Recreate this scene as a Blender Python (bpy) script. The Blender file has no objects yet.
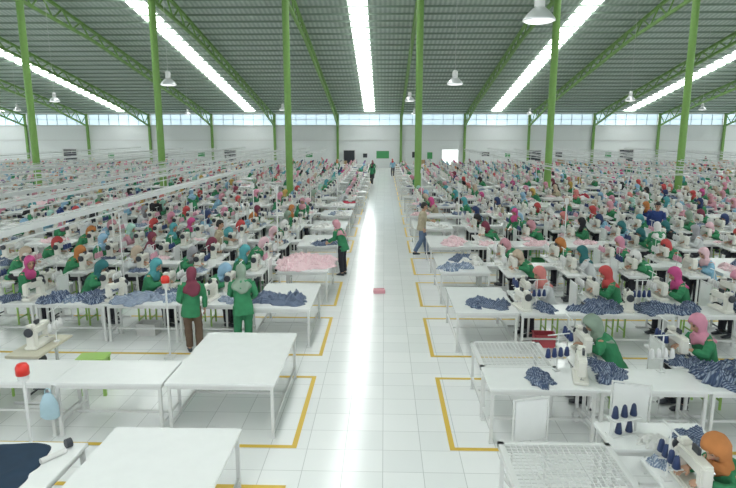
import bpy, bmesh, math, random
import numpy as np
from mathutils import Vector, Matrix, noise
random.seed(11)
SC = bpy.context.scene
COL = SC.collection
CAMH = 4.1; PITCH = math.radians(10.8); YAW = math.radians(1.6); FPX = 580.0

# ------------------------------------------------------------------ materials
def mat(name, col=(.8,.8,.8), rough=.5, metal=0.0, emit=0.0, objcol=False, attr=None, spec=None, build=None, noisy=0.0):
    m = bpy.data.materials.new(name); m.use_nodes = True
    nt = m.node_tree; b = nt.nodes['Principled BSDF']
    b.inputs['Base Color'].default_value = (*col, 1); b.inputs['Roughness'].default_value = rough
    b.inputs['Metallic'].default_value = metal
    if spec is not None: b.inputs['Specular IOR Level'].default_value = spec
    if emit: 
        b.inputs['Emission Color'].default_value = (*col, 1); b.inputs['Emission Strength'].default_value = emit
    src = None
    if objcol:
        o = nt.nodes.new('ShaderNodeObjectInfo'); src = o.outputs['Color']
    if attr:
        o = nt.nodes.new('ShaderNodeAttribute'); o.attribute_name = attr; src = o.outputs['Color']
    if noisy:
        tc = nt.nodes.new('ShaderNodeTexCoord'); n = nt.nodes.new('ShaderNodeTexNoise'); n.inputs['Scale'].default_value = 6
        nt.links.new(tc.outputs['Object'], n.inputs['Vector'])
        mr = nt.nodes.new('ShaderNodeMapRange'); mr.inputs['To Min'].default_value = 1-noisy; mr.inputs['To Max'].default_value = 1+noisy*.4
        nt.links.new(n.outputs['Fac'], mr.inputs['Value'])
        mx = nt.nodes.new('ShaderNodeVectorMath'); mx.operation = 'SCALE'
        if src: nt.links.new(src, mx.inputs[0])
        else: mx.inputs[0].default_value = col
        nt.links.new(mr.outputs[0], mx.inputs['Scale']); src = mx.outputs[0]
    if src: nt.links.new(src, b.inputs['Base Color'])
    if build: build(nt, b)
    return m

def tile_build(nt, b):
    tc = nt.nodes.new('ShaderNodeTexCoord')
    br = nt.nodes.new('ShaderNodeTexBrick'); br.offset = 0; br.squash = 1
    br.inputs['Scale'].default_value = 1; br.inputs['Brick Width'].default_value = .5; br.inputs['Row Height'].default_value = .5
    br.inputs['Mortar Size'].default_value = .005; br.inputs['Mortar Smooth'].default_value = .4
    br.inputs['Color1'].default_value = (.81,.825,.82,1); br.inputs['Color2'].default_value = (.755,.775,.77,1); br.inputs['Mortar'].default_value = (.50,.515,.51,1)
    nt.links.new(tc.outputs['Object'], br.inputs['Vector']); nt.links.new(br.outputs['Color'], b.inputs['Base Color'])
    b.inputs['Roughness'].default_value = .16; b.inputs['Specular IOR Level'].default_value = .45
def plaid_build(c1, c2, c3):
    def f(nt, b):
        tc = nt.nodes.new('ShaderNodeTexCoord')
        outs = []
        for d in ('X','Y'):
            w = nt.nodes.new('ShaderNodeTexWave'); w.bands_direction = d; w.inputs['Scale'].default_value = 6.0; w.inputs['Distortion'].default_value = .8
            w.inputs['Detail Scale'].default_value = .25; w.inputs['Detail'].default_value = 0
            nt.links.new(tc.outputs['UV'], w.inputs['Vector'])
            r = nt.nodes.new('ShaderNodeValToRGB'); r.color_ramp.interpolation = 'LINEAR'
            r.color_ramp.elements[0].color = (0,0,0,1); r.color_ramp.elements[1].color = (1,1,1,1); r.color_ramp.elements[0].position = .42; r.color_ramp.elements[1].position = .78
            nt.links.new(w.outputs['Color'], r.inputs[0]); outs.append(r.outputs[0])
        m1 = nt.nodes.new('ShaderNodeMixRGB'); m1.inputs[1].default_value = (*c1,1); m1.inputs[2].default_value = (*c2,1); nt.links.new(outs[0], m1.inputs[0])
        m2 = nt.nodes.new('ShaderNodeMixRGB'); m2.inputs[2].default_value = (*c3,1); nt.links.new(m1.outputs[0], m2.inputs[1])
        hf = nt.nodes.new('ShaderNodeMath'); hf.operation='MULTIPLY'; hf.inputs[1].default_value=.6; nt.links.new(outs[1], hf.inputs[0]); nt.links.new(hf.outputs[0], m2.inputs[0])
        nt.links.new(m2.outputs[0], b.inputs['Base Color'])
    return f
def roof_build(nt, b):
    tc = nt.nodes.new('ShaderNodeTexCoord')
    w = nt.nodes.new('ShaderNodeTexWave'); w.bands_direction = 'X'; w.inputs['Scale'].default_value = 1.0
    nt.links.new(tc.outputs['Object'], w.inputs['Vector'])
    r = nt.nodes.new('ShaderNodeMixRGB'); r.inputs[1].default_value = (.37,.46,.41,1); r.inputs[2].default_value = (.56,.63,.58,1)
    nt.links.new(w.outputs['Color'], r.inputs[0]); nt.links.new(r.outputs[0], b.inputs['Base Color'])
    bp = nt.nodes.new('ShaderNodeBump'); bp.inputs['Strength'].default_value = .5; bp.inputs['Distance'].default_value = .05
    nt.links.new(w.outputs['Color'], bp.inputs['Height']); nt.links.new(bp.outputs[0], b.inputs['Normal'])

M = {}
M['floor'] = mat('floor_tile', build=tile_build)
M['roof'] = mat('roof_metal', rough=.6, metal=.0, build=roof_build)
M['green'] = mat('green_paint', (.18,.35,.08), .45, noisy=.15)
M['purlin'] = mat('purlin_grey', (.22,.29,.23), .5)
M['wall'] = mat('wall_paint', (.77,.80,.80), .7, noisy=.05)
M['sky'] = mat('skylight_sheet', (.98,1,1), .5, emit=9.0)
M['glass'] = mat('window_frosted_glass', (.66,.84,.95), .3, emit=.8)
M['white'] = mat('white_laminate', (.755,.77,.765), .25, noisy=.05)
M['frame'] = mat('white_powder_steel', (.65,.66,.65), .4)
M['rail'] = mat('grey_white_rail', (.58,.60,.60), .45)
M['mach'] = mat('machine_enamel', (.70,.69,.63), .3)
M['chrome'] = mat('chrome', (.6,.6,.62), .2, .9)
M['dark'] = mat('dark_plastic', (.03,.035,.045), .4)
M['wood'] = mat('pale_wood', (.56,.53,.42), .45, noisy=.1)
M['gstool'] = mat('lime_paint', (.33,.54,.13), .4)
M['yellow'] = mat('yellow_tape', (.62,.42,.05), .5)
M['red'] = mat('red_lens', (.60,.03,.02), .3, emit=.1)
M['obj'] = mat('dyed_cloth', objcol=True, rough=.85, noisy=.35)
M['objp'] = mat('coloured_plastic', objcol=True, rough=.4)
M['attr'] = mat('varied_cloth', attr='Col', rough=.8)
M['skin'] = mat('skin', (.50,.30,.20), .55)
M['eye'] = mat('eye', (.03,.02,.02), .3)
M['lip'] = mat('lip', (.38,.13,.11), .5)
M['trous'] = mat('trouser_cloth', (.06,.06,.09), .85)
M['hair'] = mat('black_hair', (.012,.01,.01), .5)
M['plaid'] = mat('blue_plaid_cloth', rough=.9, build=plaid_build((.055,.085,.16),(.27,.32,.41),(.03,.05,.10)))
M['plaid2'] = mat('light_plaid_cloth', rough=.9, build=plaid_build((.17,.23,.33),(.50,.54,.60),(.10,.15,.24)))
M['pinkc'] = mat('pink_cloth', rough=.9, build=plaid_build((.72,.48,.52),(.78,.66,.67),(.66,.42,.47)))
M['navyc'] = mat('navy_cloth', (.012,.035,.07), .9, noisy=.3)
M['whitec'] = mat('white_cloth', (.68,.68,.66), .9, noisy=.2)
M['redc'] = mat('red_cloth', (.45,.05,.08), .9, noisy=.2)
M['bagc'] = mat('light_blue_cloth', (.42,.58,.66), .9, noisy=.2)
M['bright'] = mat('daylit_doorway', (.95,1,1), .5, emit=1.1)
M['lampglass'] = mat('lamp_glass', (1,1,1), .2, emit=.9)
M['alu'] = mat('spun_aluminium', (.75,.77,.78), .3, .5)
M['carton'] = mat('cardboard', (.42,.29,.16), .8)
M['posterg'] = mat('green_board', (.07,.33,.12), .5)

PAL = [('pink',(.66,.28,.38)),('magenta',(.56,.08,.25)),('teal',(.09,.35,.38)),('red',(.52,.07,.07)),('maroon',(.20,.04,.07)),
       ('navy',(.03,.05,.14)),('black',(.02,.02,.025)),('white',(.70,.69,.68)),('beige',(.55,.44,.34)),('light blue',(.28,.46,.62)),
       ('mustard',(.54,.36,.10)),('sage green',(.25,.33,.26)),('mint',(.36,.58,.50)),('purple',(.26,.16,.34)),('orange',(.52,.20,.06)),
       ('grey',(.32,.32,.34)),('pale pink',(.72,.48,.53)),('dark teal',(.03,.16,.17)),('rose',(.60,.30,.35)),('coral',(.64,.22,.20))]
PD = dict(PAL)
SHIRT = {'green':(.035,.23,.10),'light blue':(.22,.42,.56),'black':(.02,.02,.025),'white':(.60,.62,.63),'pink':(.56,.28,.34),'navy blue':(.02,.05,.20),'grey':(.33,.32,.30),'beige':(.42,.37,.26)}
SM = {k: mat('shirt_'+k.replace(' ','_'), v, .85, noisy=.3) for k,v in SHIRT.items()}

# ------------------------------------------------------------------ raw geometry
class Raw:
    def __init__(s): s.v=[]; s.f=[]; s.m=[]
    def add(s, v, f, mi=0):
        o=len(s.v); s.v.extend([tuple(float(c) for c in p) for p in v]); s.f.extend([tuple(i+o for i in q) for q in f]); s.m.extend([mi]*len(f)); return s
    def box(s, c, d, mi=0, rz=0):
        x,y,z=c; a,b,h=d[0]/2,d[1]/2,d[2]/2
        ca,sa=math.cos(rz),math.sin(rz)
        vs=[]
        for dz in (-h,h):
            for dx,dy in ((-a,-b),(a,-b),(a,b),(-a,b)):
                vs.append((x+dx*ca-dy*sa,y+dx*sa+dy*ca,z+dz))
        return s.add(vs,[(3,2,1,0),(4,5,6,7),(0,1,5,4),(1,2,6,5),(2,3,7,6),(3,0,4,7)],mi)
    def loft(s, pts, rad, side=(1,0,0), n=12, mi=0, cap=True):
        P=[np.array(p,float) for p in pts]; sv=np.array(side,float); vs=[]; k=len(P)
        for i in range(k):
            t=P[min(i+1,k-1)]-P[max(i-1,0)]; t/= (np.linalg.norm(t)+1e-9)
            sv=sv-t*np.dot(sv,t); L=np.linalg.norm(sv)
            if L<1e-4: sv=np.cross(t,(.31,.5,.8)); L=np.linalg.norm(sv)
            sv=sv/L; u=np.cross(t,sv)
            r=rad[i] if isinstance(rad,(list,tuple)) else rad
            a,b=(r if isinstance(r,(list,tuple)) else (r,r))
            for j in range(n):
                th=2*math.pi*j/n; vs.append(P[i]+a*math.cos(th)*sv+b*math.sin(th)*u)
        fs=[]
        for i in range(k-1):
            for j in range(n):
                j2=(j+1)%n; fs.append((i*n+j,i*n+j2,(i+1)*n+j2,(i+1)*n+j))
        if cap: fs.append(tuple(range(n))[::-1]); fs.append(tuple((k-1)*n+j for j in range(n)))
        return s.add(vs,fs,mi)
    def cyl(s,a,b,r,n=12,mi=0,r2=None): return s.loft([a,b],[r,r if r2 is None else r2],n=n,mi=mi,side=(.0,1,.02) )

def mesh_of(raw, name, mats, bevel=0, smooth=False, seg=2, uv=None):
    me=bpy.data.meshes.new(name); me.from_pydata(raw.v,[],raw.f)
    for m in (mats if isinstance(mats,(list,tuple)) else [mats]): me.materials.append(m)
    me.polygons.foreach_set('material_index', raw.m)
    if uv is not None:
        L=me.uv_layers.new(name='UVMap'); vi=np.empty(len(me.loops),dtype=np.int32); me.loops.foreach_get('vertex_index',vi)
        L.data.foreach_set('uv',np.array(uv,dtype=np.float32)[vi].ravel())
    bm=bmesh.new(); bm.from_mesh(me); bmesh.ops.recalc_face_normals(bm, faces=bm.faces)
    if bevel: bmesh.ops.bevel(bm, geom=list(bm.edges), offset=bevel, segments=seg, affect='EDGES', clamp_overlap=True)
    bm.to_mesh(me); bm.free()
    if smooth: me.polygons.foreach_set('use_smooth',[True]*len(me.polygons))
    me.update(); return me

def evalmods(me, mods):
    ob=bpy.data.objects.new('tmp',me); COL.objects.link(ob)
    for t,kw in mods:
        md=ob.modifiers.new(t,t)
        for k,v in kw.items(): setattr(md,k,v)
    dg=bpy.context.evaluated_depsgraph_get(); dg.update()
    r=bpy.data.meshes.new_from_object(ob.evaluated_get(dg), preserve_all_data_layers=True, depsgraph=dg)
    bpy.data.objects.remove(ob)
    r.polygons.foreach_set('use_smooth',[True]*len(r.polygons))
    return r

def combine(items, name, dec=None):
    raw=Raw(); mats=[]
    for me,off in items:
        idx=[]
        for m in me.materials:
            if m not in mats: mats.append(m)
            idx.append(mats.index(m))
        o=len(raw.v); raw.v.extend([tuple(v.co+off) for v in me.vertices])
        for p in me.polygons:
            raw.f.append(tuple(i+o for i in p.vertices)); raw.m.append(idx[p.material_index] if idx else 0)
    me=bpy.data.meshes.new(name); me.from_pydata(raw.v,[],raw.f)
    for m in mats: me.materials.append(m)
    me.polygons.foreach_set('material_index', raw.m)
    if dec: me=evalmods(me,[('DECIMATE',dict(ratio=dec))])
    return me, mats

def put(name, me, loc=(0,0,0), rz=0, parent=None, label=None, cat=None, group=None, kind=None, color=None, sc=1):
    o=bpy.data.objects.new(name, me); COL.objects.link(o)
    o.location=loc; o.rotation_euler=(0,0,rz)
    if sc!=1: o.scale=(sc,sc,sc)
    if parent: o.parent=parent
    if label: o['label']=label
    if cat: o['category']=cat
    if group: o['group']=group
    if kind: o['kind']=kind
    if color: o.color=(*color,1)
    return o

def inview(X,Y,Z=.8,m=30):
    y=Y; x=X
    if y<10: m=110
    fx=x*math.cos(YAW)+y*math.sin(YAW); fy=-x*math.sin(YAW)+y*math.cos(YAW)
    dz=Z-CAMH
    d=fy*math.cos(PITCH)-dz*math.sin(PITCH); u=fy*math.sin(PITCH)+dz*math.cos(PITCH)
    if d<.5: return False
    px=368+FPX*fx/d; py=244-FPX*u/d
    return -m<px<736+m and -m<py<488+m*1.5

class Kit:
    def __init__(s,name,parts,root=None,far=None,farmats=None):
        s.name=name; s.parts=parts; s.root=root; s.far=far
        it=[(root,Vector((0,0,0)))] if root else []
        for p in parts:
            it.append((p[1],Vector(p[2])))
            for q in (p[4] if len(p)>4 else []): it.append((q[1],Vector(p[2])+Vector(q[2])))
        s.mid,_=combine(it,name)
    def make(s,loc,rz,label,cat,group,near=True,color=None,sc=1,pcolor=None):
        if not near:
            return put(s.name,s.mid,loc,rz,None,label,cat,group,color=color,sc=sc)
        r=put(s.name,s.root,loc,rz,None,label,cat,group,color=color,sc=sc)
        for p in s.parts:
            c=put(p[0],p[1],p[2],0,r,label=p[3],color=(pcolor or {}).get(p[0],color))
            for q in (p[4] if len(p)>4 else []): put(q[0],q[1],q[2],0,c,label=q[3],color=(pcolor or {}).get(q[0],color))
        return r

# ------------------------------------------------------------------ kits
_tk={}
def table_kit(w,d,top='white',name='work_table',grid=False,h=.8):
    key=(w,d,top,name,grid)
    if key in _tk: return _tk[key]
    if grid:
        r=Raw()
        for sx in (-1,1): r.box((sx*(w/2-.03),0,h-.03),(.06,d,.06))
        for sy in (-1,1): r.box((0,sy*(d/2-.03),h-.03),(w,.06,.06))
        nx=int(w/.06); ny=int(d/.06)
        for i in range(1,nx): r.box((-w/2+w*i/nx,0,h-.01),(.010,d-.06,.008))
        for i in range(1,ny): r.box((0,-d/2+d*i/ny,h-.016),(w-.06,.010,.008))
        topm=mesh_of(r,'table_top',M['frame'])
    else:
        r=Raw().box((0,0,h-.02),(w,d,.04)); topm=mesh_of(r,'table_top',M[top],.006)
    leg=mesh_of(Raw().box((0,0,(h-.04)/2),(.042,.042,h-.04)).box((0,0,.012),(.056,.056,.024)),'leg',M['frame'],.003)
    rl=Raw()
    for sx in (-1,1): rl.box((sx*(w/2-.05),0,.2),(.032,d-.1,.032)); rl.box((sx*(w/2-.05),0,h-.07),(.03,d-.1,.06))
    rl.box((0,0,.2),(w-.1,.032,.032)); 
    for sy in (-1,1): rl.box((0,sy*(d/2-.05),h-.07),(w-.1,.03,.06))
    rail=mesh_of(rl,'frame_rail',M['frame'],.003)
    parts=[('table_top',topm,(0,0,0),'white wire grid top' if grid else None)]+[('leg',leg,(sx*(w/2-.05),sy*(d/2-.05),0),None) for sx in (-1,1) for sy in (-1,1)]+[('frame_rail',rail,(0,0,0),None)]
    far=Raw().box((0,0,h-.025),(w,d,.05),0)
    for sx in (-1,1): far.box((sx*(w/2-.05),0,h/2),(.04,.04,h-.04),0)
    k=Kit(name,parts,far=far); _tk[key]=k; return k

def sewing_table_kit(top='white'):
    h=.8; w=.98
    top=mesh_of(Raw().box((0,0,h-.02),(w,.52,.04)),'table_top',M[top],.006)
    leg=mesh_of(Raw().box((0,0,.4),(.05,.035,.72)).box((0,0,.03),(.05,.46,.04)).box((0,0,h-.06),(.045,.42,.04)),'leg',M['frame'],.004)
    ped=mesh_of(Raw().box((0,0,.10),(.28,.2,.02)).box((0,.0,.12),(.9,.025,.025)),'pedal',M['dark'],.003)
    mot=mesh_of(Raw().loft([(-.12,0,.6),(-.1,0,.6),(.1,0,.6),(.12,0,.6)],[.05,.07,.07,.05],n=14).box((0,0,.69),(.1,.1,.09)),'motor',M['dark'],0)
    drawer=mesh_of(Raw().box((0,0,0),(.22,.3,.09)),'drawer',M['frame'],.004)
    far=Raw().box((0,0,h-.02),(w,.52,.04))
    for sx in (-1,1): far.box((sx*.42,0,.4),(.05,.3,.74))
    return Kit('sewing_table',[('table_top',top,(0,0,0),None),('leg',leg,(-.42,0,0),None),('leg',leg,(.42,0,0),None),('pedal',ped,(-.02,-.02,0),'black foot pedal'),('motor',mot,(.15,.05,0),'black motor'),('drawer',drawer,(.28,-.08,.71),None)],far=far)
K_ST=sewing_table_kit(); K_STW=sewing_table_kit('wood')
def machine_kit():
    b=Raw().box((0,0,.03),(.52,.20,.06)).box((.18,0,.16),(.12,.14,.26)).box((-.02,0,.29),(.44,.125,.12)).box((-.21,0,.22),(.095,.115,.22)).box((.18,0,.37),(.11,.11,.06))
    body=mesh_of(b,'sewing_machine',M['mach'],.016,seg=3)
    hw=mesh_of(Raw().loft([(-.018,0,0),(-.014,0,0),(.014,0,0),(.018,0,0)],[.05,.068,.068,.05],side=(0,1,0),n=20),'handwheel',M['dark'],0,True)
    nb=Raw().cyl((0,0,.05),(0,0,.12),.006,8).box((0,-.01,.066),(.02,.05,.006)); nbm=mesh_of(nb,'needle_bar',M['chrome'])
    pan=mesh_of(Raw().box((0,0,0),(.12,.03,.07)),'control_panel',M['dark'],.004)
    dial=mesh_of(Raw().loft([(0,0,0),(0,-.03,0)],[.022,.015],side=(1,0,0),n=12),'tension_dial',M['chrome'])
    far=Raw().box((0,0,.03),(.52,.2,.06)).box((.18,0,.18),(.12,.14,.34)).box((-.02,0,.29),(.44,.125,.12)).box((-.21,0,.22),(.095,.115,.22))
    return Kit('sewing_machine',[('handwheel',hw,(.262,0,.285),'black handwheel'),('needle_bar',nbm,(-.21,0,0),'chrome needle bar'),('control_panel',pan,(0,-.02,.382),'dark control panel'),('tension_dial',dial,(-.205,-.057,.26),'chrome tension dial')],root=body,far=far)
K_SM=machine_kit()
def thread_kit():
    st=Raw().cyl((0,0,0),(0,0,.55),.009,8).box((0,0,.01),(.08,.08,.02)).box((0,0,.2),(.34,.02,.015)).box((0,0,.54),(.34,.015,.012))
    for i in (-.15,-.05,.05,.15): st.cyl((i,0,.2),(i,0,.36),.004,6)
    for i in (-.15,.05,): st.box((i,0,.2),(.02,.14,.01))
    stm=mesh_of(st,'thread_stand',M['frame'])
    cone=mesh_of(Raw().loft([(0,0,0),(0,0,.008),(0,0,.012),(0,0,.12),(0,0,.135)],[.028,.03,.04,.024,.012],n=14),'thread_cone',M['objp'],0,True)
    far=Raw().box((0,0,.28),(.02,.02,.55)).loft([(-.08,0,.2),(-.08,0,.34)],[.04,.02],n=6,mi=0).loft([(.08,0,.2),(.08,0,.34)],[.04,.02],n=6)
    return Kit('thread_stand',[('thread_cone',cone,(x,0,.21),'wound thread cone') for x in (-.15,-.05,.05,.15)],root=stm,far=far)
K_TH=thread_kit()
def stool_kit():
    seat=mesh_of(Raw().box((0,0,.485),(.40,.30,.03)),'seat',M['wood'],.006)
    leg=mesh_of(Raw().box((0,0,.235),(.03,.03,.47)),'leg',M['gstool'],.003)
    bar=mesh_of(Raw().box((0,.11,.15),(.34,.02,.03)).box((0,-.11,.15),(.34,.02,.03)).box((.16,0,.44),(.02,.22,.03)).box((-.16,0,.44),(.02,.22,.03)),'brace',M['gstool'],.003)
    far=Raw().box((0,0,.485),(.4,.3,.03)).box((-.16,0,.23),(.03,.2,.47)).box((.16,0,.23),(.03,.2,.47))
    return Kit('stool',[('seat',seat,(0,0,0),'pale wooden seat')]+[('leg',leg,(sx*.17,sy*.12,0),'lime green leg') for sx in (-1,1) for sy in (-1,1)]+[('brace',bar,(0,0,0),'lime green brace')],far=far)
K_SO=stool_kit()
def board_kit():
    p=mesh_of(Raw().box((0,0,.82),(.40,.015,.5)),'panel',M['white'],.004)
    f=Raw().cyl((-.22,0,0),(-.22,0,1.1),.012,8).cyl((.22,0,0),(.22,0,1.1),.012,8).box((0,0,1.09),(.44,.02,.02)).box((0,0,.5),(.44,.02,.02)).box((-.22,0,.01),(.04,.3,.02)).box((.22,0,.01),(.04,.3,.02))
    fm=mesh_of(f,'stand_frame',M['frame'])
    far=Raw().box((0,0,.82),(.42,.02,.52)).box((0,0,.3),(.03,.03,.6))
    return Kit('guard_board',[('panel',p,(0,0,0),None),('stand_frame',fm,(0,0,0),None)],far=far)
K_BD=board_kit()

def cloth_patch(r, uvs, seed, w, d, h, cx, cy, zb, rot, n=80, rings=26, fold=1.0, ir=1.0):
    """one loosely folded garment: long creases crossing, irregular outline, pattern follows the cloth"""
    off=Vector((seed*7.3,seed*3.1,seed*1.7)); vs=[]; ca,sa=math.cos(rot),math.sin(rot)
    fa=seed*1.9; fc,fsn=math.cos(fa),math.sin(fa)
    for i in range(rings+1):
        t=i/rings
        for j in range(n):
            a=2*math.pi*j/n
            c_,s_=abs(math.cos(a)),abs(math.sin(a)); sq=(c_**5+s_**5)**(-.2)
            ol=sq*(1+ir*(.60*noise.noise(Vector((math.cos(a)*1.5,math.sin(a)*1.5,0))+off)+.36*noise.noise(Vector((math.cos(a)*3.6,math.sin(a)*3.6,4))+off)))
            x=math.cos(a)*w/2*t*ol; y=math.sin(a)*d/2*t*ol
            q1=noise.noise(Vector((x*2.2,y*2.2,8))+off); q2=noise.noise(Vector((x*4.5,y*4.5,3))+off); q3=noise.noise(Vector((x*9,y*9,13))+off)
            u=x*fc+y*fsn; v=-x*fsn+y*fc
            c1=1-abs(math.sin((u+.30*q1)*22*fold+1.5*q2)); c2=1-abs(math.sin((v*.8+u*.35+.25*q1)*18*fold+2.0+1.7*q2))
            m1=max(0,min(1,.5+2.6*noise.noise(Vector((x*4,y*4,21))+off))); m2=max(0,min(1,.5+2.6*noise.noise(Vector((x*4,y*4,41))+off)))
            env=(1-t**7)
            z=zb*(1-t**2)+h*env*(.14+.62*(c1**2)*m1+.58*(c2**2)*m2+.55*max(0,q1+.1)+.12*q3)+.008*env
            if i==rings: z=.001
            vs.append((cx+x*ca-y*sa,cy+x*sa+y*ca,max(.001,z)))
            uvs.append((x+z*.8+.05*q2,y+z*.6+.05*q1))
    fs=[(i*n+j,i*n+(j+1)%n,(i+1)*n+(j+1)%n,(i+1)*n+j) for i in range(0,rings) for j in range(n)]
    r.add(vs,fs); r.f.append(tuple(len(r.v)-n+j for j in range(n))[::-1]); r.m.append(0)
def pile_mesh(seed, w, d, h, material, fold=1.0, layers=5, name='fabric_pile'):
    r=Raw(); rr=random.Random(seed*31+5); uvs=[]
    cloth_patch(r,uvs,seed,w*.9,d*.9,h*.6,0,0,0,0,fold=fold,n=72,rings=22)
    for l in range(1,layers):
        cloth_patch(r,uvs,seed+l*2.3,w*rr.uniform(.35,.7),d*rr.uniform(.4,.8),h*.65,rr.uniform(-.38,.38)*w,rr.uniform(-.32,.32)*d,h*rr.uniform(.1,.4),rr.uniform(-1.5,1.5),n=48,rings=15,fold=fold)
    return mesh_of(r,name,material,0,True,uv=uvs)
PILE={}
for mk,lab in (('plaid','blue and white plaid'),('plaid2','light blue plaid'),('pinkc','pale pink'),('navyc','navy blue'),('whitec','white'),('redc','red')):
    PILE[mk]=(lab,[pile_mesh(s+len(mk)*3,.74+.05*s,.50+.05*s,.15+.02*s,M[mk]) for s in range(5)])
FARC={'plaid':(.14,.18,.26),'plaid2':(.28,.33,.40),'pinkc':(.72,.52,.56),'navyc':(.02,.04,.09),'whitec':(.66,.66,.64),'redc':(.4,.06,.1)}

# ------------------------------------------------------------------ people
def V3(*a): return np.array(a,float)
def nrm(a): a=np.array(a,float); return a/np.linalg.norm(a)
def lerp(a,b,t): return a*(1-t)+b*t
def sit_pose(lean=.12, armL=None, armR=None, hp=.45, hy=0.0, drop=0.0):
    p=dict(P=V3(0,0,.58),C=V3(0,lean*.55,.88-drop*.3),N=V3(0,lean,1.08-drop),H=V3(0,lean+.06+drop*.5,1.25-drop*1.3))
    z=1.02-drop
    p['sh']=[V3(-.17,lean-.01,z),V3(.17,lean-.01,z)]
    p['el']=[V3(-.23,lean+.08,.83) if armL is None else V3(*armL[0]),V3(.23,lean+.08,.83) if armR is None else V3(*armR[0])]
    p['wr']=[V3(-.12,.38,.885) if armL is None else V3(*armL[1]),V3(.10,.40,.885) if armR is None else V3(*armR[1])]
    p['hip']=[V3(-.09,0.0,.57),V3(.09,0.0,.57)]; p['kn']=[V3(-.12,.43,.54),V3(.12,.43,.54)]; p['an']=[V3(-.11,.40,.09),V3(.11,.44,.09)]
    p['hf']=nrm((math.sin(hy),math.cos(hy),-math.tan(hp))); p['palm']=V3(0,0,-1); return p
def stand_pose(lean=0.0, arms=None, hp=.15, hy=0, stride=0.0, wide=.09, sway=0.0, long=False):
    p=dict(P=V3(-sway,0,.95),C=V3(0,lean*.5,1.24),N=V3(sway*.4,lean,1.44-lean*.25),H=V3(sway*.8,lean*1.25+.015,1.60-lean*.35))
    s=p['N'][2]-.05
    p['sh']=[V3(-.18,lean-.01,s+sway*.3),V3(.18,lean-.01,s-sway*.3)]
    if arms is None: arms=[((-.23,lean-.03,s-.28),(-.22,lean+.06,s-.52)),((.23,lean-.03,s-.28),(.22,lean+.06,s-.52))]
    p['el']=[V3(*arms[0][0]),V3(*arms[1][0])]; p['wr']=[V3(*arms[0][1]),V3(*arms[1][1])]
    p['hip']=[V3(-.09-sway,0,.93),V3(.09-sway,0,.93)]
    p['kn']=[V3(-wide-.01,.03+stride*.5,.51),V3(wide+.01,.03-stride*.25,.51)]
    p['an']=[V3(-wide,-.02+stride,.085),V3(wide,-.02-stride,.085+abs(stride)*.18)]
    p['hf']=nrm((math.sin(hy),math.cos(hy),-math.tan(hp))); p['palm']=None; p['long']=long; return p

def limb(r,a,b,c,ra,rb,rc,n,g=0,start=0,end=1.0,mi=0,bul=1.06):
    pts=[lerp(a,b,t) for t in (0,.35,.7,.93)]+[b]+[lerp(b,c,t) for t in (.07,.3,.65)]+[lerp(b,c,end)]
    rd=[ra+g,lerp(ra,rb,.25)*bul+g,lerp(ra,rb,.7)+g,rb+g,rb*1.02+g,rb+g,lerp(rb,rc,.15)*bul+g,lerp(rb,rc,.6)+g,rc+g]
    r.loft(pts,rd,side=(1,0.1,0),n=n,mi=mi)
def torso(r,p,g=0,n=20,male=False,hem=False,mi=0,neck=True):
    P,C,N=p['P'],p['C'],p['N']; up=nrm(C-P); k=1.1 if male else 1.0
    pts=[P-up*.09,P-up*.03,P+up*.03,lerp(P,C,.5),C,lerp(C,N,.5),lerp(C,N,.82),N]
    rd=[(.12,.10),(.162,.118),(.158,.115),(.128*k,.10),(.150*k,.118),(.160*k,.105),(.135*k,.085),(.062,.06)]
    if hem: rd[0]=(.178,.135); pts[0]=P-up*(.20 if p.get('long') else .13); rd[1]=(.17,.125); rd[3]=(.145*k,.112)
    r.loft(pts,[(a+g,b+g) for a,b in rd],n=n,mi=mi)
def headframe(p):
    f=p['hf']; rt=nrm(np.cross(f,(0,0,1))); up=np.cross(rt,f); return f,rt,up
def head(r,p,n=20,mi=0):
    H=p['H']; f,rt,up=headframe(p)
    z=[-.118,-.105,-.075,-.04,0,.04,.08,.108,.122]; a=[.018,.036,.052,.064,.072,.075,.066,.042,.012]; b=[.018,.036,.062,.078,.088,.092,.08,.05,.014]; o=[.045,.038,.02,.006,0,-.004,-.01,-.014,-.016]
    r.loft([H+up*zz+f*oo for zz,oo in zip(z,o)],[(x,y) for x,y in zip(a,b)],side=rt,n=n,mi=mi)
    r.loft([p['N']-(0,0,.03),lerp(p['N'],H,.5)-f*.01,H-up*.05-f*.015],[.058,.05,.05],side=rt,n=n,mi=mi)
    if n>10:
        r.loft([H+f*.084+up*.012,H+f*.098-up*.012,H+f*.108-up*.03,H+f*.086-up*.038],[.008,.011,.015,.008],side=rt,n=8)
        for s in (-1,1): r.loft([H+rt*s*.066-up*.035,H+rt*s*.082-up*.005-f*.005,H+rt*s*.078+up*.022-f*.008],[(.008,.01),(.009,.019),(.007,.014)],side=rt,n=8)
        r.loft([H+f*.075-up*.06+rt*-.022,H+f*.088-up*.058,H+f*.075-up*.06+rt*.022],[.006,.011,.006],side=up,n=8)
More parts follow.
